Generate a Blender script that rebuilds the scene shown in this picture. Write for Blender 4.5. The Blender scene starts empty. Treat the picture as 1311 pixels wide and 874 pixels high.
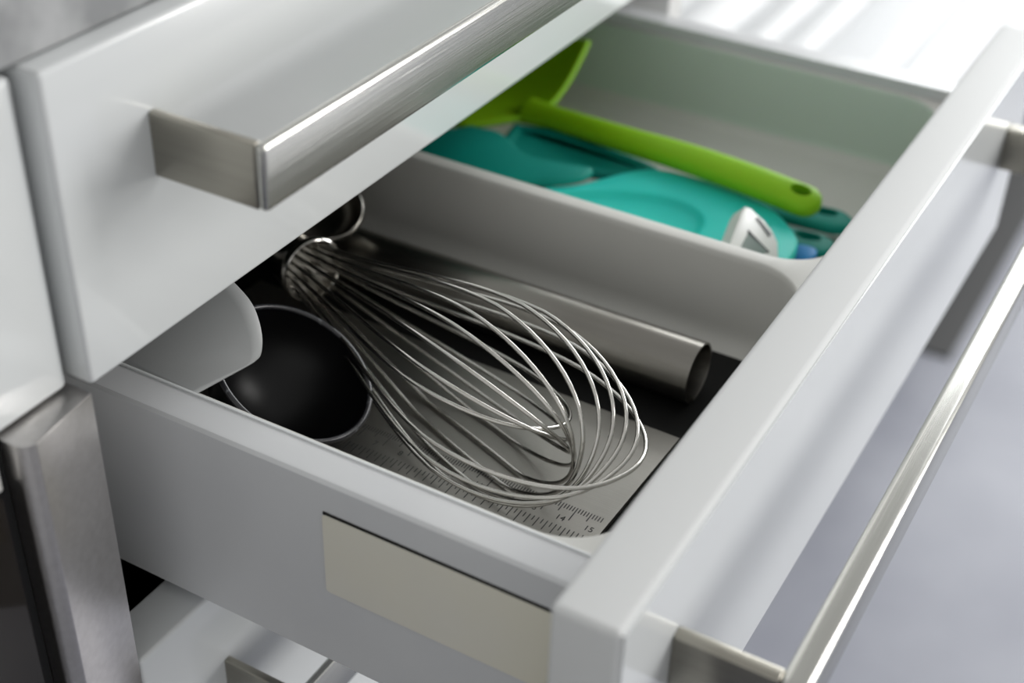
import bpy, bmesh, math, random
from mathutils import Vector, Matrix
random.seed(3)
ZO = 780.0                                   # work in millimetres, z = 0 at the top edge of the open drawer front
def V(p): return Vector((p[0]/1000, p[1]/1000, (p[2]+ZO)/1000))
C = bpy.context.scene.collection
S = bpy.context.scene

# ---------------------------------------------------------------- camera
cam_d = bpy.data.cameras.new('camera'); cam = bpy.data.objects.new('camera', cam_d); C.objects.link(cam)
CP = (-218.5, -107.9, 245.4)
right = Vector((0.49882411, -0.8662692, 0.02742576)); down = Vector((-0.48356658, -0.30443412, -0.82066024)); fwd = Vector((0.71926203, 0.39610293, -0.57075792))
cam.matrix_world = Matrix(((right.x, -down.x, -fwd.x, CP[0]/1000), (right.y, -down.y, -fwd.y, CP[1]/1000), (right.z, -down.z, -fwd.z, (CP[2]+ZO)/1000), (0, 0, 0, 1)))
cam_d.sensor_fit = 'HORIZONTAL'; cam_d.sensor_width = 36; cam_d.lens = 1827.04/1311*36
cam_d.clip_start = 0.02; cam_d.clip_end = 50
cam_d.dof.use_dof = True; cam_d.dof.focus_distance = 0.452; cam_d.dof.aperture_fstop = 6.8
S.camera = cam
# ---------------------------------------------------------------- world, lights, exposure
S.view_settings.view_transform = 'Standard'; S.view_settings.look = 'None'; S.view_settings.gamma = 1
S.view_settings.use_curve_mapping = False; S.view_settings.exposure = 0.1
w = bpy.data.worlds.new('room_light'); S.world = w; w.use_nodes = True
w.node_tree.nodes['Background'].inputs[0].default_value = (1.0, 0.998, 0.985, 1); w.node_tree.nodes['Background'].inputs[1].default_value = 0.50
def area(name, loc, target, sx, sy, power, col):
    l = bpy.data.lights.new(name, 'AREA'); l.shape = 'RECTANGLE'; l.size = sx; l.size_y = sy; l.energy = power; l.color = col
    o = bpy.data.objects.new(name, l); C.objects.link(o); o.location = V(loc)
    o.rotation_euler = (V(target)-V(loc)).to_track_quat('-Z', 'Y').to_euler(); return o
area('window_light_side', (3300, -100, 980), (0, 0, 0), 2.6, 1.7, 95, (0.97, 0.99, 1.0))
area('window_light_front', (1900, -2250, 700), (100, 100, 0), 0.75, 2.4, 60, (1.0, 0.985, 0.96))

# ---------------------------------------------------------------- materials
def mat(name, col, rough=0.4, metal=0.0, spec=0.5, coat=0.0, noise=None, bump=None, aniso=0.0, sss=0.0, trans=0.0):
    m = bpy.data.materials.new(name); m.use_nodes = True; nt = m.node_tree; b = nt.nodes['Principled BSDF']
    b.inputs['Base Color'].default_value = (*col, 1); b.inputs['Roughness'].default_value = rough; b.inputs['Metallic'].default_value = metal
    b.inputs['Specular IOR Level'].default_value = spec; b.inputs['Coat Weight'].default_value = coat; b.inputs['Coat Roughness'].default_value = 0.05
    b.inputs['Anisotropic'].default_value = aniso
    b.inputs['Subsurface Weight'].default_value = sss; b.inputs['Subsurface Scale'].default_value = 0.004
    b.inputs['Transmission Weight'].default_value = trans
    tc = nt.nodes.new('ShaderNodeTexCoord')
    def nz(scale, stretch, detail):
        mp = nt.nodes.new('ShaderNodeMapping'); mp.inputs['Scale'].default_value = stretch; nt.links.new(tc.outputs['Object'], mp.inputs[0])
        n = nt.nodes.new('ShaderNodeTexNoise'); n.inputs['Scale'].default_value = scale; n.inputs['Detail'].default_value = detail
        nt.links.new(mp.outputs[0], n.inputs['Vector']); return n
    if noise:      # (col2, scale, stretch, lo, hi)
        n = nz(noise[1], noise[2], 4); r = nt.nodes.new('ShaderNodeValToRGB')
        r.color_ramp.elements[0].position = noise[3]; r.color_ramp.elements[1].position = noise[4]
        r.color_ramp.elements[0].color = (*col, 1); r.color_ramp.elements[1].color = (*noise[0], 1)
        nt.links.new(n.outputs['Fac'], r.inputs[0]); nt.links.new(r.outputs[0], b.inputs['Base Color'])
    if bump:       # (strength, scale, stretch)
        n = nz(bump[1], bump[2], 3); bp = nt.nodes.new('ShaderNodeBump'); bp.inputs['Strength'].default_value = bump[0]; bp.inputs['Distance'].default_value = 0.0002
        nt.links.new(n.outputs['Fac'], bp.inputs['Height']); nt.links.new(bp.outputs[0], b.inputs['Normal'])
    return m
M = dict(
 lacquer=mat('white_gloss_lacquer', (.68,.70,.705), .16, spec=.55, coat=.3, noise=((.70,.72,.72), 6, (1,1,1), .4, .6)),
 edge=mat('white_panel_edge', (.66,.67,.67), .6, spec=.12, noise=((.65,.66,.66), 8, (1,1,1), .4, .6)),
 rail=mat('painted_steel_rail', (.67,.68,.69), .28, noise=((.645,.655,.67), 30, (1,1,1), .3, .7), bump=(.05, 900, (1,1,1))),
 tray=mat('grey_white_plastic', (.66,.655,.62), .38, noise=((.63,.625,.59), 20, (1,1,1), .3, .7), bump=(.12, 1600, (1,1,1))),
 tray2=mat('tray_wall_green_tint', (.58,.67,.59), .38, noise=((.56,.65,.57), 20, (1,1,1), .3, .7), bump=(.12, 1600, (1,1,1))),  # tray plastic tinted green, on the far basin's walls only
 cap=mat('cream_plastic', (.76,.74,.66), .5, noise=((.78,.75,.62), 14, (1,1,1), .45, .75)),
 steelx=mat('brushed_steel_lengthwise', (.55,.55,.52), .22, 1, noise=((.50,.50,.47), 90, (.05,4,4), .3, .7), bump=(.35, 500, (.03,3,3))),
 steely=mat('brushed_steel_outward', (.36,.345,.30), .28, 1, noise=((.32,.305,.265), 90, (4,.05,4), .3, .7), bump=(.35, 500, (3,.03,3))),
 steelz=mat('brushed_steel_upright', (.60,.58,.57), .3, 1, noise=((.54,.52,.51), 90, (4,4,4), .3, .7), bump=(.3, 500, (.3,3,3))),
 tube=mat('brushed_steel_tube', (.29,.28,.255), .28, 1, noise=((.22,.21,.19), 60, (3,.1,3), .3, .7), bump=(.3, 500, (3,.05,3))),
 wire=mat('polished_steel_wire', (.66,.645,.61), .17, 1, noise=((.60,.585,.55), 40, (1,1,1), .3, .7)),
 collar=mat('polished_collar', (.78,.76,.72), .12, 1, noise=((.72,.70,.66), 40, (1,1,1), .3, .7)),
 plate=mat('satin_steel_sheet', (.34,.33,.305), .38, 1, noise=((.26,.255,.235), 25, (1,1,1), .3, .75), bump=(.2, 600, (3,.05,3))),
 ink=mat('etched_black_marks', (.03,.03,.03), .6),
 black=mat('black_enamel', (.003,.003,.0035), .36, spec=.3, noise=((.004,.004,.005), 20, (1,1,1), .3, .7)),
 blackrim=mat('worn_black_rim', (.02,.02,.024), .3, spec=.6, noise=((.16,.17,.18), 300, (1,1,1), .60, .72)),
 black_sheet=mat('black_sheet_finish', (.006,.006,.006), .6, spec=.25, bump=(.3, 900, (1,1,1))),
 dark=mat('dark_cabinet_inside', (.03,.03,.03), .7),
 carcass=mat('white_melamine', (.62,.62,.60), .5),
 glass=mat('black_oven_glass', (.012,.009,.007), .08, spec=.3),
 flat_black=mat('flat_black_finish', (.004,.004,.004), .6),
 counter=mat('grey_stone_worktop', (.24,.245,.25), .45, noise=((.40,.405,.41), 55, (1,1,1), .35, .65), bump=(.3, 300, (1,1,1))),
 floor=mat('blue_grey_floor', (.15,.156,.193), .42, noise=((.205,.212,.248), 5, (1,1,1), .35, .65), bump=(.1, 60, (1,1,1))),
 floorpatch=mat('dark_grey_patch', (.045,.045,.045), .8, bump=(.4, 400, (1,1,1))),
 wall=mat('white_wall_paint', (.75,.75,.74), .7),
 bench=mat('white_bench_paint', (.72,.73,.74), .4),
 lime=mat('lime_silicone', (.25,.52,.004), .5, spec=.3, sss=.15, noise=((.23,.49,.004), 30, (1,1,1), .3, .7)),
 turq=mat('turquoise_silicone', (.02,.62,.53), .5, spec=.3, sss=.15, noise=((.025,.59,.51), 30, (1,1,1), .3, .7)),
 teal=mat('teal_silicone', (.001,.25,.20), .55, spec=.2, sss=.1, noise=((.001,.23,.185), 30, (1,1,1), .3, .7)),
 blue=mat('blue_silicone', (.003,.22,.55), .5, spec=.3),
 white_pl=mat('white_plastic', (.74,.74,.71), .35),
 scraper=mat('pale_grey_plastic', (.42,.43,.43), .4, bump=(.1, 1200, (1,1,1))),
 lcd=mat('grey_display', (.22,.27,.25), .25),
 button=mat('grey_button', (.12,.13,.14), .4),
)
# ---------------------------------------------------------------- helpers
def link(name, bm, m, parent=None, smooth=False, auto=None):
    bmesh.ops.recalc_face_normals(bm, faces=bm.faces)
    me = bpy.data.meshes.new(name); bm.to_mesh(me); bm.free()
    if isinstance(m, (list, tuple)):
        for x in m: me.materials.append(x)
    else: me.materials.append(m)
    if smooth or auto:
        for p in me.polygons: p.use_smooth = True
    if auto: me.set_sharp_from_angle(angle=math.radians(auto))
    o = bpy.data.objects.new(name, me); C.objects.link(o)
    if parent is not None:
        o.parent = parent; me.transform(Matrix.Translation(-parent.location)) if parent.type == 'EMPTY' else me.transform(parent_inv(parent))
    return o
def parent_inv(p):
    t = p; off = Vector((0,0,0))
    while t is not None: off += t.location; t = t.parent
    return Matrix.Translation(-off)
def tag(o, label=None, cat=None, group=None, kind=None):
    if label: o['label'] = label
    if cat: o['category'] = cat
    if group: o['group'] = group
    if kind: o['kind'] = kind
    return o
def empty(name, loc, label, cat, group=None):
    o = bpy.data.objects.new(name, None); C.objects.link(o); o.location = V(loc); o.empty_display_size = .01
    return tag(o, label, cat, group)
def box(bm, x0, x1, y0, y1, z0, z1, bev=0, seg=2):
    r = bmesh.ops.create_cube(bm, size=1); vs = r['verts']
    for v in vs:
        v.co = V((x0 if v.co.x < 0 else x1, y0 if v.co.y < 0 else y1, z0 if v.co.z < 0 else z1))
    if bev:
        es = {e for v in vs for e in v.link_edges}
        bmesh.ops.bevel(bm, geom=list(es), offset=bev/1000, segments=seg, affect='EDGES', profile=.5)
def B(name, x0, x1, y0, y1, z0, z1, m, parent=None, bev=0, seg=2):
    bm = bmesh.new(); box(bm, x0, x1, y0, y1, z0, z1, bev, seg); return link(name, bm, m, parent, auto=40 if bev else None)
def prism(bm, pts, axis, a, b):
    """extrude polygon pts (two coords, in the other axes' order) along axis from a to b"""
    def P(q, t):
        c = list(q); c.insert(axis, t); return V(c)
    A = [bm.verts.new(P(q, a)) for q in pts]; D = [bm.verts.new(P(q, b)) for q in pts]
    n = len(pts)
    for i in range(n): bm.faces.new((A[i], A[(i+1) % n], D[(i+1) % n], D[i]))
    bm.faces.new(A); bm.faces.new(D)
def sweep(bm, path, rad, seg=8, closed=False, cap=True, flat=None):
    """tube along path (mm points); rad number or list"""
    P = [Vector(p) for p in path]; n = len(P); rings = []; up = None
    for i in range(n):
        if closed: t = P[(i+1) % n]-P[i-1]
        else: t = P[min(i+1, n-1)]-P[max(i-1, 0)]
        t.normalize()
        if up is None:
            up = Vector((0,0,1)) if abs(t.z) < .9 else Vector((1,0,0))
        u = (up-t*up.dot(t)).normalized(); s = t.cross(u); up = u
        r = rad[i] if isinstance(rad, (list, tuple)) else rad
        ru, rs = (r if not isinstance(r, tuple) else r[0]), (r if not isinstance(r, tuple) else r[1])
        rings.append([bm.verts.new(V(P[i]+u*math.cos(a)*ru+s*math.sin(a)*rs)) for a in [2*math.pi*k/seg for k in range(seg)]])
    m = n if closed else n-1
    for i in range(m):
        A, D = rings[i], rings[(i+1) % n]
        for k in range(seg): bm.faces.new((A[k], A[(k+1) % seg], D[(k+1) % seg], D[k]))
    if cap and not closed:
        bm.faces.new(rings[0]); bm.faces.new(rings[-1])
def catmull(pts, n=8):
    P = [Vector(p) for p in pts]; out = []
    for i in range(len(P)-1):
        p0 = P[max(i-1, 0)]; p1 = P[i]; p2 = P[i+1]; p3 = P[min(i+2, len(P)-1)]
        for k in range(n):
            t = k/n; out.append(.5*((2*p1)+(p2-p0)*t+(2*p0-5*p1+4*p2-p3)*t*t+(3*p1-p0-3*p2+p3)*t**3))
    out.append(P[-1]); return out
def rrect(x0, x1, y0, y1, r, n=8):
    out = []
    for cx, cy, a0 in ((x1-r, y0+r, -90), (x1-r, y1-r, 0), (x0+r, y1-r, 90), (x0+r, y0+r, 180)):
        for k in range(n+1):
            a = math.radians(a0+90*k/n); out.append((cx+r*math.cos(a), cy+r*math.sin(a)))
    return out
def lathe(bm, prof, ctr, axis, seg=48, close=False):
    """prof: list of (radius, height) in mm round axis"""
    ax = Vector(axis).normalized(); u = ax.orthogonal().normalized(); s = ax.cross(u); c = Vector(ctr); rings = []
    for r, h in prof:
        if r < 1e-6: rings.append([bm.verts.new(V(c+ax*h))])
        else: rings.append([bm.verts.new(V(c+ax*h+(u*math.cos(a)+s*math.sin(a))*r)) for a in [2*math.pi*k/seg for k in range(seg)]])
    for i in range(len(rings) if close else len(rings)-1):
        A, D = rings[i], rings[(i+1) % len(rings)]
        for k in range(seg):
            if len(A) == 1 and len(D) == 1: break
            elif len(A) == 1: bm.faces.new((A[0], D[k], D[(k+1) % seg]))
            elif len(D) == 1: bm.faces.new((A[k], A[(k+1) % seg], D[0]))
            else: bm.faces.new((A[k], A[(k+1) % seg], D[(k+1) % seg], D[k]))

# ---------------------------------------------------------------- the setting
o = B('floor', -2500, 5200, -3200, 3000, -800, -780, M['floor']); tag(o, kind='structure')
o = B('wall_back', -2500, 5200, 760, 800, -780, 1700, M['wall']); tag(o, kind='structure')
o = B('wall_left', -2540, -2500, -3200, 3000, -780, 1700, M['wall']); tag(o, kind='structure')
# ---------------------------------------------------------------- cabinet carcass and worktop
cab = empty('base_cabinet', (214, 430, -780), 'white base cabinet carcass whose dark inside shows under the pulled-out drawer', 'cabinet')
B('side_panel', -17, -1, 164, 700, -700, 100, M['carcass'], cab); B('side_panel', 430, 446, 164, 700, -700, 100, M['carcass'], cab)
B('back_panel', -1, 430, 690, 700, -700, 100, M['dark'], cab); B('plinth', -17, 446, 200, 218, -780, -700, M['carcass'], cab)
B('bottom_panel', -1, 430, 164, 690, -700, -684, M['carcass'], cab)
o = B('worktop', -900, 1000, 151, 755, 101, 128, M['counter'], bev=1.5); tag(o, 'mottled grey stone worktop above the white fronts', 'worktop')

# ---------------------------------------------------------------- handles
def handle(parent, y, ztop, zbot, mx, my, bar_t, post_t, reach, x0=34.3, x1=394.7):
    h = B('handle', x0, x1, y-reach, y-reach+bar_t, zbot, ztop, mx, parent, 1.5, 4)
    for a, b in ((x0, x0+post_t), (x1-post_t, x1)):
        B('handle_post', a, b, y-reach+bar_t-.3, y+.2, zbot+.1, ztop-.1, my, h, .7, 3)
    return h
# closed upper drawer
ud = empty('kitchen_drawer', (214, 162, 8), 'closed white gloss drawer directly under the worktop, above the open drawer', 'drawer', None)
bm = bmesh.new(); box(bm, 0, 429, 143.7, 162.7, 8.2, 100.7, 1.6, 3); link('front_panel', bm, M['lacquer'], ud, auto=40)
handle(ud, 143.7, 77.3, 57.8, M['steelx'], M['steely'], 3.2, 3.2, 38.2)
B('drawer_box', 16, 413, 162.8, 600, 12, 88, M['dark'], ud)
# closed lower drawers
for z1, z0, lab in ((-101.3, -390, 'closed white gloss drawer directly below the open drawer'), (-393, -690, 'closed white gloss bottom drawer near the floor')):
    ld = empty('kitchen_drawer', (214, 162, z0), lab, 'drawer')
    bm = bmesh.new(); box(bm, 0, 429, 143.7, 162.7, z0, z1, 1.6, 3); link('front_panel', bm, M['lacquer'], ld, auto=40)
    handle(ld, 143.7, z1-33.2, z1-52.7, M['steelx'], M['steely'], 3.2, 3.2, 33, 36.9)
    B('drawer_box', 16, 413, 162.8, 600, z0+20, z1-60, M['dark'], ld)
pot = bmesh.new(); ang = [math.radians(a) for a in range(0, 360, 10)]
sweep(pot, [(95+70*math.cos(a), 265+70*math.sin(a), -112) for a in ang], 1.3, 8, True)
lathe(pot, [(70, 0), (70, -46), (0, -46), (0, -45), (69, -45), (69, 0)], (95, 265, -112), (0, 0, 1), 36)
tag(link('pan', pot, M['black'], None, True), 'dark pan rim in the shadow of the drawer below', 'pan')

# ---------------------------------------------------------------- the open drawer
dr = empty('kitchen_drawer', (214, 0, -96), 'pulled-out white kitchen drawer holding the whisk and silicone utensils', 'drawer')
bm = bmesh.new(); box(bm, 0, 429, -19.2, 0, -101, 0, 2.2, 4); link('front_panel', bm, M['edge'], dr, auto=40)
B('front_gloss_face', 1.6, 427.4, -19.7, -19.15, -99.6, -1.4, M['lacquer'], dr)
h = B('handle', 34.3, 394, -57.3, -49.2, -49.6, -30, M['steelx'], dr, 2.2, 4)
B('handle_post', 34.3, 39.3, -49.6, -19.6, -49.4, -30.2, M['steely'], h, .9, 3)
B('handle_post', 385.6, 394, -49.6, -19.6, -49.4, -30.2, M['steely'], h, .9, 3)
def rail(xo, s):      # s = +1 for the near rail (outer face towards -x)
    bm = bmesh.new()
    pts = [(xo, -95), (xo, -22.2), (xo+s*1.0, -21.2), (xo+s*2.2, -21), (xo+s*12.4, -21), (xo+s*13, -21.6), (xo+s*13, -95)]
    def q(p, y): return (p[0], y, p[1])
    ys = [0.1, 440]
    A = [bm.verts.new(V(q(p, ys[0]))) for p in pts]; D = [bm.verts.new(V(q(p, ys[1]))) for p in pts]
    for i in range(len(pts)): bm.faces.new((A[i], A[(i+1) % len(pts)], D[(i+1) % len(pts)], D[i]))
    bm.faces.new(A); bm.faces.new(D)
    return link('side_rail', bm, M['rail'], dr, auto=30)
r1 = rail(28, 1); r2 = rail(402, -1)
B('inner_lip', 40.1, 41.1, .1, 440, -22, -20.5, M['lacquer'], r1, .2); B('inner_lip', 388.9, 389.9, .1, 440, -22, -20.5, M['lacquer'], r2, .2)
bm = bmesh.new()
# cream cover cap; a black strip above it stands in for the shadow
pts = rrect(0.2, 88.6, -64.2, -33.4, 1.2, 3); A = [bm.verts.new(V((27.35, p[0], p[1]))) for p in pts]; D = [bm.verts.new(V((28.4, p[0], p[1]))) for p in pts]
for i in range(len(pts)): bm.faces.new((A[i], A[(i+1) % len(pts)], D[(i+1) % len(pts)], D[i]))
bm.faces.new(A); bm.faces.new(D)
tag(link('cover_cap', bm, M['cap'], r1), 'cream cover cap')
bm = bmesh.new(); box(bm, 27.6, 28.3, .2, 88.4, -33.5, -32.5); link('cap_shadow_strip', bm, M['flat_black'], r1)
B('drawer_bottom', 41, 389, .2, 440, -95, -80, M['carcass'], dr)
B('back_panel', 28, 402, 440, 452, -95, -21, M['rail'], dr)

# ---------------------------------------------------------------- tray with two basins
tr = bmesh.new(); ZT, ZB = -26, -65
def basin(x0, x1, y0, y1, R):
    loops = []
    prof = [(0, 0), (.5, -.15), (.9, -.6), (1.3, -3), (2.6, ZB-ZT+9)]
    for k in range(1, 7):
        a = math.radians(90*k/6); prof.append((2.6+8.5*(1-math.cos(a)), (ZB-ZT+9)-9*math.sin(a)))
    for ins, dz in prof:
        loops.append([tr.verts.new(V((p[0], p[1], ZT+dz))) for p in rrect(x0+ins, x1-ins, y0+ins, y1-ins, max(R-ins*.6, 3), 10)])
    n = len(loops[0])
    for A, D in zip(loops, loops[1:]):
        for i in range(n): tr.faces.new((A[i], A[(i+1) % n], D[(i+1) % n], D[i]))
    tr.faces.new(loops[-1])
    return loops[0]
L1 = basin(46.4, 216.2, 7, 432, 22); nf = len(tr.faces); L2 = basin(221.6, 388.2, 7, 432, 22)
tr.faces.ensure_lookup_table()
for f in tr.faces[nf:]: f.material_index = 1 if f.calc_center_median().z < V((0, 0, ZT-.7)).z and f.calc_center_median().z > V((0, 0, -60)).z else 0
outer = [tr.verts.new(V((p[0], p[1], ZT))) for p in rrect(41.3, 388.7, .4, 438, .3, 1)]
es = []
for L in (L1, L2, outer):
    for i in range(len(L)):
        e = tr.edges.get((L[i], L[(i+1) % len(L)])) or tr.edges.new((L[i], L[(i+1) % len(L)])); es.append(e)
bmesh.ops.triangle_fill(tr, edges=es, use_beauty=True)
tray = link('utensil_tray', tr, [M['tray'], M['tray2']], None, auto=50)
tag(tray, 'pale grey moulded tray with two round-cornered compartments inside the open drawer', 'tray')
bm = bmesh.new(); lo = [bm.verts.new(V((p[0], p[1], -64.9))) for p in rrect(55, 207, 15, 424, 14, 6)]; hi = [bm.verts.new(V((p[0], p[1], -64.2))) for p in rrect(55, 207, 15, 424, 14, 6)]
for i in range(len(lo)): bm.faces.new((lo[i], lo[(i+1) % len(lo)], hi[(i+1) % len(lo)], hi[i]))
bm.faces.new(lo); bm.faces.new(hi)
tag(link('basin_sheet', bm, M['black_sheet']), 'black sheet on the floor of the whisk compartment', 'mat')  # thin black sheet covering the near basin's floor

# ---------------------------------------------------------------- engraved steel sheet
sh = empty('steel_ruler_plate', (104, 100, -64), 'flat steel scraper blade engraved with ruler marks under the whisk', 'scraper')
bm = bmesh.new(); pts = [(59, 29.2), (91, 28.6), (167, 26.6), (150, 27.1), (150.6, 210), (59, 214)]
pts = [(59, 29.4), (149.2, 27.2), (152.5, 212), (59, 214)]
prism(bm, pts, 2, -63.9, -62.1); link('blade', bm, M['plate'], sh)
bm = bmesh.new()
def mark(x0, x1, y, wd=.36): box(bm, x0, x1, y-wd/2, y+wd/2, -62.12, -62.05)
for k in range(0, 150):
    y = 50.4+(130-k)*1.025
    ln = 6.8 if k % 10 == 0 else (4.2 if k % 5 == 0 else 2.3)
    mark(98.5-ln, 98.5, y)
for k in range(0, 92):
    y = 29.6+k*1.6; ln = 4.6 if k % 2 == 0 else 2.3
    if k % 16 == 0: ln = 6
    mark(88-ln, 88, y, .34)
tag(link('scale_marks', bm, M['ink'], sh), kind='stuff')
for k in range(3, 16):
    cu = bpy.data.curves.new('t', 'FONT'); cu.body = str(k); cu.size = 3.4/1000; cu.extrude = .00003; cu.align_x = 'CENTER'
    ob = bpy.data.objects.new('t', cu); C.objects.link(ob); bpy.context.view_layer.update()
    me = bpy.data.meshes.new_from_object(ob); bpy.data.objects.remove(ob)
    me.transform(Matrix.Rotation(math.radians(-90), 4, 'Z')); me.transform(Matrix.Translation(V((90.4, 50.4+(13-k)*10.25+2.8, -62.06))-sh.location))
    me.materials.clear(); me.materials.append(M['ink']); ob = bpy.data.objects.new('numeral', me); C.objects.link(ob); ob.parent = sh

# ---------------------------------------------------------------- steel tube
tb = bmesh.new(); R_ = 11.5
lathe(tb, [(R_, 0), (R_, 176), (R_-.8, 176), (R_-.8, 0), (R_-.75, -.25), (R_-.05, -.25)], (175.6, 33, -64.2+R_), (0, 1, 0), 64, True)
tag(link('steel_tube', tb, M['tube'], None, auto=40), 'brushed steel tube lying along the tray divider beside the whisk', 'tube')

# ---------------------------------------------------------------- balloon whisk
F0 = Vector((141.6, 176.8, -39.7)); T0 = Vector((85.4, 20.6, -32)); AX = (T0-F0).normalized(); LEN = (T0-F0).length
wk = empty('balloon_whisk', (120, 100, -62), 'stainless steel balloon whisk lying across the black sheet and engraved plate', 'whisk')
W = (Vector((.72, .40, -.57))-AX*AX.dot(Vector((.72, .40, -.57)))).normalized(); U = AX.cross(W)      # loops fan evenly round the axis, each next one a little shorter
NW = 11
for k in range(NW):
    a = .85-math.pi*k/NW; L = LEN*(.995-.019*k); Rm = 33.5-.7*k
    d = U*math.cos(a)+W*math.sin(a); jd = U*math.cos(a+1.57)+W*math.sin(a+1.57); jit = random.uniform(-1.2, 1.2)
    side = []; s1 = L*.68
    for q in range(0, 15):
        t = q/14; h00 = 2*t**3-3*t**2+1; h01 = (-2*t**3+3*t**2)*(.80+.20*t); h10 = t**3-2*t**2+t
        side.append((-9+(s1+9)*t, 9.2*h00+Rm*h01+h10*(s1+9)*.09))
    for q in range(1, 17):
        t = math.pi/2*(1-(1-q/16)**1.25); side.append((s1+(L-s1)*math.sin(t), Rm*math.cos(t)**.86 if q < 16 else 0))
    def at(s, r): return F0+AX*s+d*r+jd*jit*max(0, s/L)
    pts = [at(s_, r) for s_, r in side]+[at(s_, -r) for s_, r in side[-2::-1]]
    for p in pts: p.z = max(p.z, -61.0)
    bm = bmesh.new(); sweep(bm, pts, .72, 8); link('wire_loop', bm, M['wire'], wk, True)
bm = bmesh.new()
lathe(bm, [(0, -26), (7.5, -26), (8.8, -22), (11.2, -8), (12.3, -3.2), (13.1, -1.3), (13.0, .2), (12.2, .8), (11.5, .1), (11.3, -2.5), (10.6, -9.4), (0, -10.0)], F0, AX, 44)
link('ferrule', bm, M['collar'], wk, auto=50)
bm = bmesh.new(); lathe(bm, [(0, -135), (6.5, -135), (8.5, -129), (9.4, -95), (8.0, -45), (7.4, -24), (0, -24)], F0, AX, 32)
link('handle', bm, M['wire'], wk, auto=50)

# small steel ring shape behind the ferrule: rim of a measuring cup
bm = bmesh.new(); cc = Vector((166, 189, -27.5)); nn = Vector((-.25, -.40, .86)).normalized()
lathe(bm, [(15.3, .9), (16.2, .4), (15.6, -.8), (14.6, -5), (12, -10), (7, -12.2), (0, -12.6), (0, -11.9), (7, -11.4), (11.5, -9.2), (13.9, -4.6), (14.7, .2)], cc, nn, 44, False)
tag(link('measuring_cup', bm, M['tube'], None, True), 'small steel cup half hidden behind the whisk collar', 'measuring cup')

# ---------------------------------------------------------------- black bowl
bl = empty('black_bowl', (76, 138, -62), 'round black bowl lying tilted beside the whisk, pale chips on its rim', 'bowl')
th, ph, rb = .53, -1.39, 28.3; nrm = Vector((math.sin(th)*math.cos(ph), math.sin(th)*math.sin(ph), math.cos(th))); bc = Vector((79.6, 137.6, -33.4))
bm = bmesh.new(); pr = []
for k in range(0, 15): a = math.radians(90*k/14); pr.append((rb*math.cos(a)**.9 if k < 14 else 0, -.4-rb*.98*math.sin(a)))
inn = [((rb-1.7)*math.cos(math.radians(90*k/14)) if k < 14 else 0, -.4-(rb-1.7)*.98*math.sin(math.radians(90*k/14))) for k in range(14, -1, -1)]
lathe(bm, pr+inn, bc, nrm, 72); link('bowl_body', bm, M['black'], bl, True)
bm = bmesh.new(); lathe(bm, [(rb+.15, -1.0), (rb+.2, -.2), (rb-.3, .45), (rb-1.3, .45), (rb-1.8, -.1), (rb-1.7, -1.0)], bc, nrm, 72, True); link('rim', bm, M['blackrim'], bl, True)

# ---------------------------------------------------------------- pale curved scraper
bm = bmesh.new(); rows = []
edge = catmull([(74.0, 157.5, 0), (73.4, 150.7, -4), (72.4, 146.5, -7), (70.2, 142.7, -11), (67.8, 140.2, -15), (65.2, 139.1, -18.5), (63.3, 139.6, -19.8), (61.5, 140.3, -20.4)], 5)
nE = len(edge)
for i, p in enumerate(edge):
    t = i/(nE-1)
    end = Vector((43, 222, -22)).lerp(Vector((42.6, 148.5, -24)), t)
    row = []
    for j in range(13):
        s = j/12; q = p.lerp(end, s)
        q = q+Vector((0, 0, 3.5*(1-t)))*math.sin(math.pi*s) ; row.append(q)
    rows.append(row)
top = [[bm.verts.new(V(q)) for q in r] for r in rows]
for i in range(nE-1):
    for j in range(12): bm.faces.new((top[i][j], top[i+1][j], top[i+1][j+1], top[i][j+1]))
sc = link('curved_scraper', bm, M['scraper'], None, True)
md = sc.modifiers.new('thick', 'SOLIDIFY'); md.thickness = .0007; md.offset = 0
tag(sc, 'pale grey curved plastic scraper overhanging the black bowl', 'scraper')

# ---------------------------------------------------------------- far compartment: silicone tools
def strap(bm, path, widths, thick, up=(0, 0, 1), hole=None, seg=14):
    """superelliptic swept handle; widths full widths, thick full thicknesses"""
    P = [Vector(p) for p in path]; n = len(P); rings = []
    for i in range(n):
        t = (P[min(i+1, n-1)]-P[max(i-1, 0)]).normalized(); u = Vector(up); u = (u-t*u.dot(t)).normalized(); s = t.cross(u)
        ring = []
        for k in range(seg):
            a = 2*math.pi*k/seg; c_, s_ = math.cos(a), math.sin(a)
            ring.append(bm.verts.new(V(P[i]+s*math.copysign(abs(c_)**.8, c_)*widths[i]/2+u*math.copysign(abs(s_)**.8, s_)*thick[i]/2)))
        rings.append(ring)
    for A, D in zip(rings, rings[1:]):
        for k in range(seg): bm.faces.new((A[k], A[(k+1) % seg], D[(k+1) % seg], D[k]))
    bm.faces.new(rings[0]); bm.faces.new(rings[-1])
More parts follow.
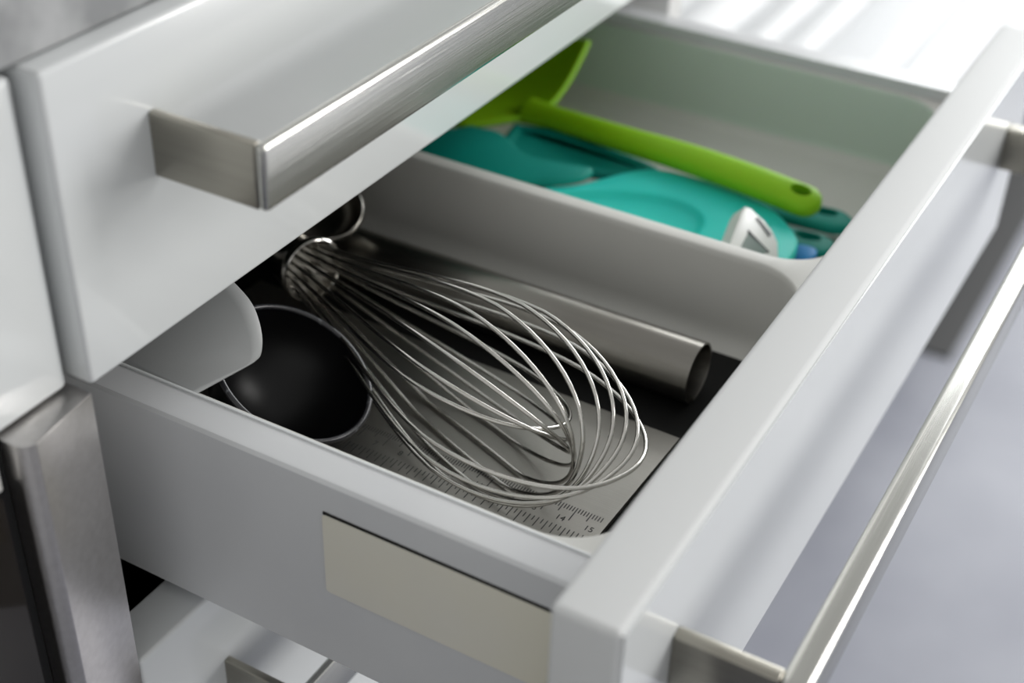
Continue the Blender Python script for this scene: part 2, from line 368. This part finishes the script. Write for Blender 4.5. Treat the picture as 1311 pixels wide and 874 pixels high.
def handle_with_hole(root, pts, wid, thk, m, hole_at, hr, up=(0, 0, 1), name='handle'):
    pth = catmull(pts, 6); n = len(pth)
    def interp(arr, i): f = i/(n-1)*(len(arr)-1); a = int(min(f, len(arr)-2)); return arr[a]+(arr[a+1]-arr[a])*(f-a)
    bm = bmesh.new(); ws = [interp(wid, i) for i in range(n)]; ts = [interp(thk, i) for i in range(n)]
    # rounded end cap
    e = (pth[-1]-pth[-2]).normalized(); w_, t_ = ws[-1], ts[-1]; q = pth[-1]
    for a in (20, 40, 58, 72, 83, 89): pth.append(q+e*w_*.5*math.sin(math.radians(a))); ws.append(w_*math.cos(math.radians(a))); ts.append(max(t_*math.cos(math.radians(a))**.6, .4))
    strap(bm, pth, ws, ts, up, seg=20); ob = link(name, bm, m, root, True)
    cb = bmesh.new(); u = Vector(up); d = e; s = d.cross(u).normalized(); u2 = s.cross(d).normalized(); c = Vector(hole_at)
    rg = []
    for h in (-14, 14): rg.append([cb.verts.new(V(c+u2*h+d*math.cos(a)*hr*1.5+s*math.sin(a)*hr)) for a in [2*math.pi*k/24 for k in range(24)]])
    for k in range(24): cb.faces.new((rg[0][k], rg[0][(k+1) % 24], rg[1][(k+1) % 24], rg[1][k]))
    cb.faces.new(rg[0]); cb.faces.new(rg[1]); bmesh.ops.recalc_face_normals(cb, faces=cb.faces)
    me = bpy.data.meshes.new('cut'); cb.to_mesh(me); cb.free(); me.transform(parent_inv(root)); co = bpy.data.objects.new('cut', me); C.objects.link(co); co.parent = root
    md = ob.modifiers.new('hole', 'BOOLEAN'); md.operation = 'DIFFERENCE'; md.object = co; md.solver = 'EXACT'
    bpy.context.view_layer.update(); dg = bpy.context.evaluated_depsgraph_get(); nm = bpy.data.meshes.new_from_object(ob.evaluated_get(dg))
    ob.modifiers.clear(); ob.data = nm; bpy.data.objects.remove(co)
    for p in nm.polygons: p.use_smooth = True
    nm.set_sharp_from_angle(angle=math.radians(50))
    return ob
def sheet(name, ctrl, m, root, thick, sub=2):
    """ctrl: grid of points -> subdivided solid sheet"""
    bm = bmesh.new(); g = [[bm.verts.new(V(p)) for p in r] for r in ctrl]
    for i in range(len(g)-1):
        for j in range(len(g[0])-1): bm.faces.new((g[i][j], g[i+1][j], g[i+1][j+1], g[i][j+1]))
    ob = link(name, bm, m, root, True)
    a = ob.modifiers.new('t', 'SOLIDIFY'); a.thickness = thick/1000; a.offset = 0
    b = ob.modifiers.new('s', 'SUBSURF'); b.levels = sub; b.render_levels = sub
    return ob
# lime spatula
lm = empty('lime_spatula', (300, 120, -50), 'lime green silicone spatula with a hanging hole, lying on the turquoise tools', 'spatula')
handle_with_hole(lm, [(314, 182, -45), (311, 160, -43.5), (303, 125, -40), (297.8, 95, -37.6), (294, 65, -37.4), (291, 38, -38.6)], [16, 12, 12, 12.8, 13.6, 14.2, 14.6], [7, 8, 9, 9.5, 10, 10, 9.5], M['lime'], (291.6, 40.0, -36), 3.1, up=(-.35, -.1, .95))
sheet('blade', [[(288, 200, -47), (294, 192, -47), (303, 184, -46), (316, 172, -46), (337, 171, -37), (358, 173.5, -27), (362, 174, -25)],
                [(287, 202, -47.2), (294, 194, -47.4), (303, 186, -46.6), (316, 174, -46.6), (337, 173, -38), (358, 175.5, -28), (362, 176, -26)],
                [(284, 225, -49), (294, 220, -50), (305, 212, -50), (322, 200, -50), (340, 192, -44), (358, 190, -33), (363, 190, -28)],
                [(282, 260, -51), (294, 258, -52), (308, 255, -53), (330, 248, -50), (340, 240, -46), (360, 238, -36), (366, 236, -30)],
                [(284, 300, -50), (294, 305, -51), (308, 306, -52), (330, 300, -50), (342, 294, -46), (356, 288, -39), (362, 282, -34)]], M['lime'], lm, 3.2)
# light turquoise spatula: a broad flat blade with a raised border
tq = empty('turquoise_spatula', (272, 100, -50), 'light turquoise silicone spatula with a broad rimmed blade beside the thermometer', 'spatula')
def slab_outline(pts, zf, thick, m, root, name, bev=1.6, inset=None, depth=1.5, inner=None):
    bm = bmesh.new(); sm = catmull([(*p, 0) for p in pts]+[(*pts[0], 0)], 6)[:-1]
    lo = [bm.verts.new(V((p[0], p[1], zf(p[0], p[1])-thick))) for p in sm]
    c = sum((Vector(p) for p in sm), Vector())/len(sm)
    def ring(f_mm, dz):
        out = []
        for i, p in enumerate(sm):
            t = (sm[(i+1) % len(sm)]-sm[i-1]); nn = Vector((t.y, -t.x, 0)).normalized()
            if nn.dot(p-c) > 0: nn = -nn
            q = p+nn*f_mm; out.append(bm.verts.new(V((q.x, q.y, zf(q.x, q.y)+dz))))
        return out
    rings = [lo, ring(-.0, -bev), ring(bev*.35, -bev*.35), ring(bev, 0)]
    if inset: rings += [ring(inset, .3), ring(inset+1.2, -depth*.5), ring(inset+2.6, -depth)]
    n = len(sm)
    if inner:
        si = catmull([(*p, 0) for p in inner]+[(*inner[0], 0)], 6)[:-1]; ci = sum((Vector(p) for p in si), Vector())/n
        rings += [[bm.verts.new(V((q.x, q.y, zf(q.x, q.y)+dz))) for q in [p.lerp(ci, f) for p in si]] for f, dz in ((0, .25), (.05, -.3), (.10, -depth*.6), (.17, -depth))]
    for A, D in zip(rings, rings[1:]):
        for i in range(n): bm.faces.new((A[i], A[(i+1) % n], D[(i+1) % n], D[i]))
    bm.faces.new(lo); bm.faces.new(rings[-1]); bmesh.ops.triangulate(bm, faces=[f for f in bm.faces if len(f.verts) > 4])
    return link(name, bm, m, root, auto=60)
zt = lambda x, y: -43.5-.02*(y-90)+.03*(x-265)
slab_outline([(259.5,29),(269,31.5),(278,38.5),(287,50),(293,68),(295,84.5),(294.3,98.8),(290.7,108.2),(282.6,115.5),(272.1,121.5),(262,127.5),(250,140),(236,142),(229,120),(228,80),(232,42),(244,30)],
             lambda x, y: -43.5, 4.5, M['turq'], tq, 'blade', depth=2.6,
             inner=[(244,66),(255,66.5),(261.7,68),(267,71.5),(270.5,77),(272.3,84),(272,92),(270.5,98),(268,105),(265,112),(260,120),(250,132),(240,132),(234,118),(233,95),(233,78),(236,68)])
bm = bmesh.new(); strap(bm, catmull([(240, 132, -46.5), (237, 165, -51), (235, 210, -51), (234, 270, -51)], 5), [9]*16, [3]*16); link('handle', bm, M['turq'], tq, True)
# teal spatula under the lime handle
t1 = empty('teal_spatula', (300, 110, -60), 'dark teal silicone spatula with a holed handle under the lime handle', 'spatula')
handle_with_hole(t1, [(284, 165, -51), (290, 145, -51.5), (300, 110, -53.5), (309, 70, -56.5), (315, 32, -58)], [14, 13, 12, 14, 17, 19], [3.5, 5, 6, 6, 6, 6], M['teal'], (317, 35.5, -57), 3.7)
slab_outline([(304.2, 183.0), (309.0, 161.6), (306.5, 137.8), (303.0, 113.8), (297.4, 106.0), (286.4, 118.6), (281.8, 127.4), (279.1, 139.2), (274.3, 155.5), (274.4, 175)], lambda x, y: -47.2, 3.5, M['teal'], t1, 'blade', inset=4, depth=1.0)
t2 = empty('teal_scraper', (262, 110, -60), 'teal silicone scraper with rounded head near the divider, its holed handle end by the thermometer', 'spatula')
handle_with_hole(t2, [(252, 170, -44.5), (256, 150, -48.5), (262, 132, -52), (276, 90, -54.5), (286, 50, -56), (289, 31, -56.5)], [12, 12, 12, 14, 17, 19], [3, 3.5, 4, 5, 5, 5], M['teal'], (291.5, 34, -56), 3.8)
slab_outline([(280.4, 192.0), (281.7, 178.5), (276.6, 168.4), (271.8, 162.1), (268.8, 153.3), (270.0, 138), (272.0, 126), (263.6, 125.7), (255.9, 131.3), (249.7, 140.7), (240, 156), (236, 174.7), (240, 196), (260, 205)], lambda x, y: -40.2-.02*(y-150), 3, M['teal'], t2, 'blade', inset=None)
# blue tool
b1 = empty('blue_brush', (262, 110, -62), 'blue silicone tool lowest in the pile, showing only beside the thermometer and at the divider', 'brush')
bm = bmesh.new(); strap(bm, catmull([(252, 190, -60), (258, 130, -61.5), (270, 70, -62), (274.5, 34, -54.5), (275, 25, -54)], 5), [16]*14+[16, 16, 15, 14, 12, 9, 5], [4]*21); link('handle', bm, M['blue'], b1, True)
slab_outline([(242, 150), (252, 152), (258, 165), (260, 190), (257, 210), (244, 216), (232, 205), (231, 175)], lambda x, y: -53, 3.5, M['blue'], b1, 'head')
# digital thermometer head, leaning
tm = empty('digital_thermometer', (245, 42, -44), 'small white digital thermometer with a grey display leaning on the tray divider', 'thermometer')
tn = Vector((-.1, -.62, .72)).normalized()
def plate_poly(name, pts, m, off0, off1, root, bev=0):
    bm = bmesh.new(); A = [bm.verts.new(V(Vector(p)+tn*off1)) for p in pts]; D = [bm.verts.new(V(Vector(p)+tn*off0)) for p in pts]; n = len(pts)
    f = bm.faces.new(A); bm.faces.new(D)
    for i in range(n): bm.faces.new((A[i], A[(i+1) % n], D[(i+1) % n], D[i]))
    if bev: bmesh.ops.bevel(bm, geom=list(f.edges), offset=bev/1000, segments=3, affect='EDGES', profile=.5)
    return link(name, bm, m, root, auto=45)
face = [(252.7, 49.6, -26.4), (254.7, 47.9, -27.6), (255.8, 42.6, -32.1), (256.3, 38.4, -35.6), (254.4, 34.9, -38.9), (247.7, 31.4, -42.8), (237.8, 31.5, -44.1), (226.0, 45.7, -33.5), (235.3, 47.3, -30.8), (248.5, 49.4, -27.2)]
plate_poly('body', face, M['white_pl'], -7.5, 0, tm, .9)
plate_poly('display', [(244.7, 44.3, -32.1), (245.4, 36.2, -39.0), (240.2, 36.7, -39.3), (234.8, 43.5, -34.2)], M['lcd'], -.2, .12, tm)
plate_poly('display_frame', [(245.0, 44.9, -31.7), (246.6, 35.6, -39.6), (244.9, 35.9, -39.6), (243.6, 44.3, -32.1)], M['flat_black'], -.2, .22, tm)
plate_poly('button', [(252.8, 45.0, -30.4), (254.0, 44.3, -30.8), (254.0, 38.1, -36.2), (252.0, 38.2, -36.3)], M['button'], -.2, .25, tm)

# ---------------------------------------------------------------- oven at the left
ov = empty('built_in_oven', (-300, 160, -690), 'built-in oven left of the drawers with black glass door and brushed steel side trim', 'oven')
bm = bmesh.new(); prism(bm, [(-.4, 143.7), (-24.6, 140.3), (-26.0, 141.2), (-27.4, 142.7), (-28.2, 144.8), (-28.2, 162), (-.4, 162)], 2, -690, 6.3)
fe = [e for e in bm.edges if all(abs(v.co.z-(6.3+ZO)/1000) < 1e-6 for v in e.verts) or abs(e.verts[0].co.z-e.verts[1].co.z) > .1]
bmesh.ops.bevel(bm, geom=fe, offset=.0005, segments=2, affect='EDGES', profile=.5)
link('side_trim', bm, M['steelz'], ov, auto=25)
B('door_glass', -600, -33.4, 146.6, 160, -690, -9, M['glass'], ov, .6)
B('door_seal', -33.4, -28.4, 150, 160, -690, 5, M['flat_black'], ov)
B('control_strip', -600, -31.5, 148, 162, -8.2, 5.5, M['carcass'], ov, .8)
B('oven_body', -600, -19, 164, 650, -690, 5, M['dark'], ov)
bm = bmesh.new(); box(bm, -600, -2.4, 150, 169, 7.2, 99.6, 2.0, 4)
tag(link('white_panel', bm, M['lacquer'], None, auto=40), 'white gloss panel over the oven, left of the closed drawer', 'panel')
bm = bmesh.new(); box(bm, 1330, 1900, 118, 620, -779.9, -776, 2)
tag(link('floor_patch', bm, M['floorpatch']), 'dark grey patch on the floor behind the far end of the open drawer', 'mat')  # thin dark slab for the dark patch of floor here
# ---------------------------------------------------------------- far background: slatted white bench in the daylight
bn = empty('slatted_bench', (1900, 330, -780), 'white slatted bench in bright daylight far behind the drawer', 'bench')
for i, y in enumerate((196, 262, 352, 402, 470, 560, 650, 700)):
    wd = (30, 34, 22, 22, 50, 60, 26, 30)[i]
    B('slat', 1150, 3000, y-wd/2, y+wd/2, -420, -400, M['bench'], bn, 4)
for x in (1170, 2950):
    for y in (190, 690): B('leg', x, x+36, y-18, y+18, -780, -420, M['bench'], bn)
    B('end_rail', x, x+36, 180, 715, -460, -421, M['bench'], bn)
B('lower_shelf', 1200, 2950, 190, 700, -560, -545, M['bench'], bn)
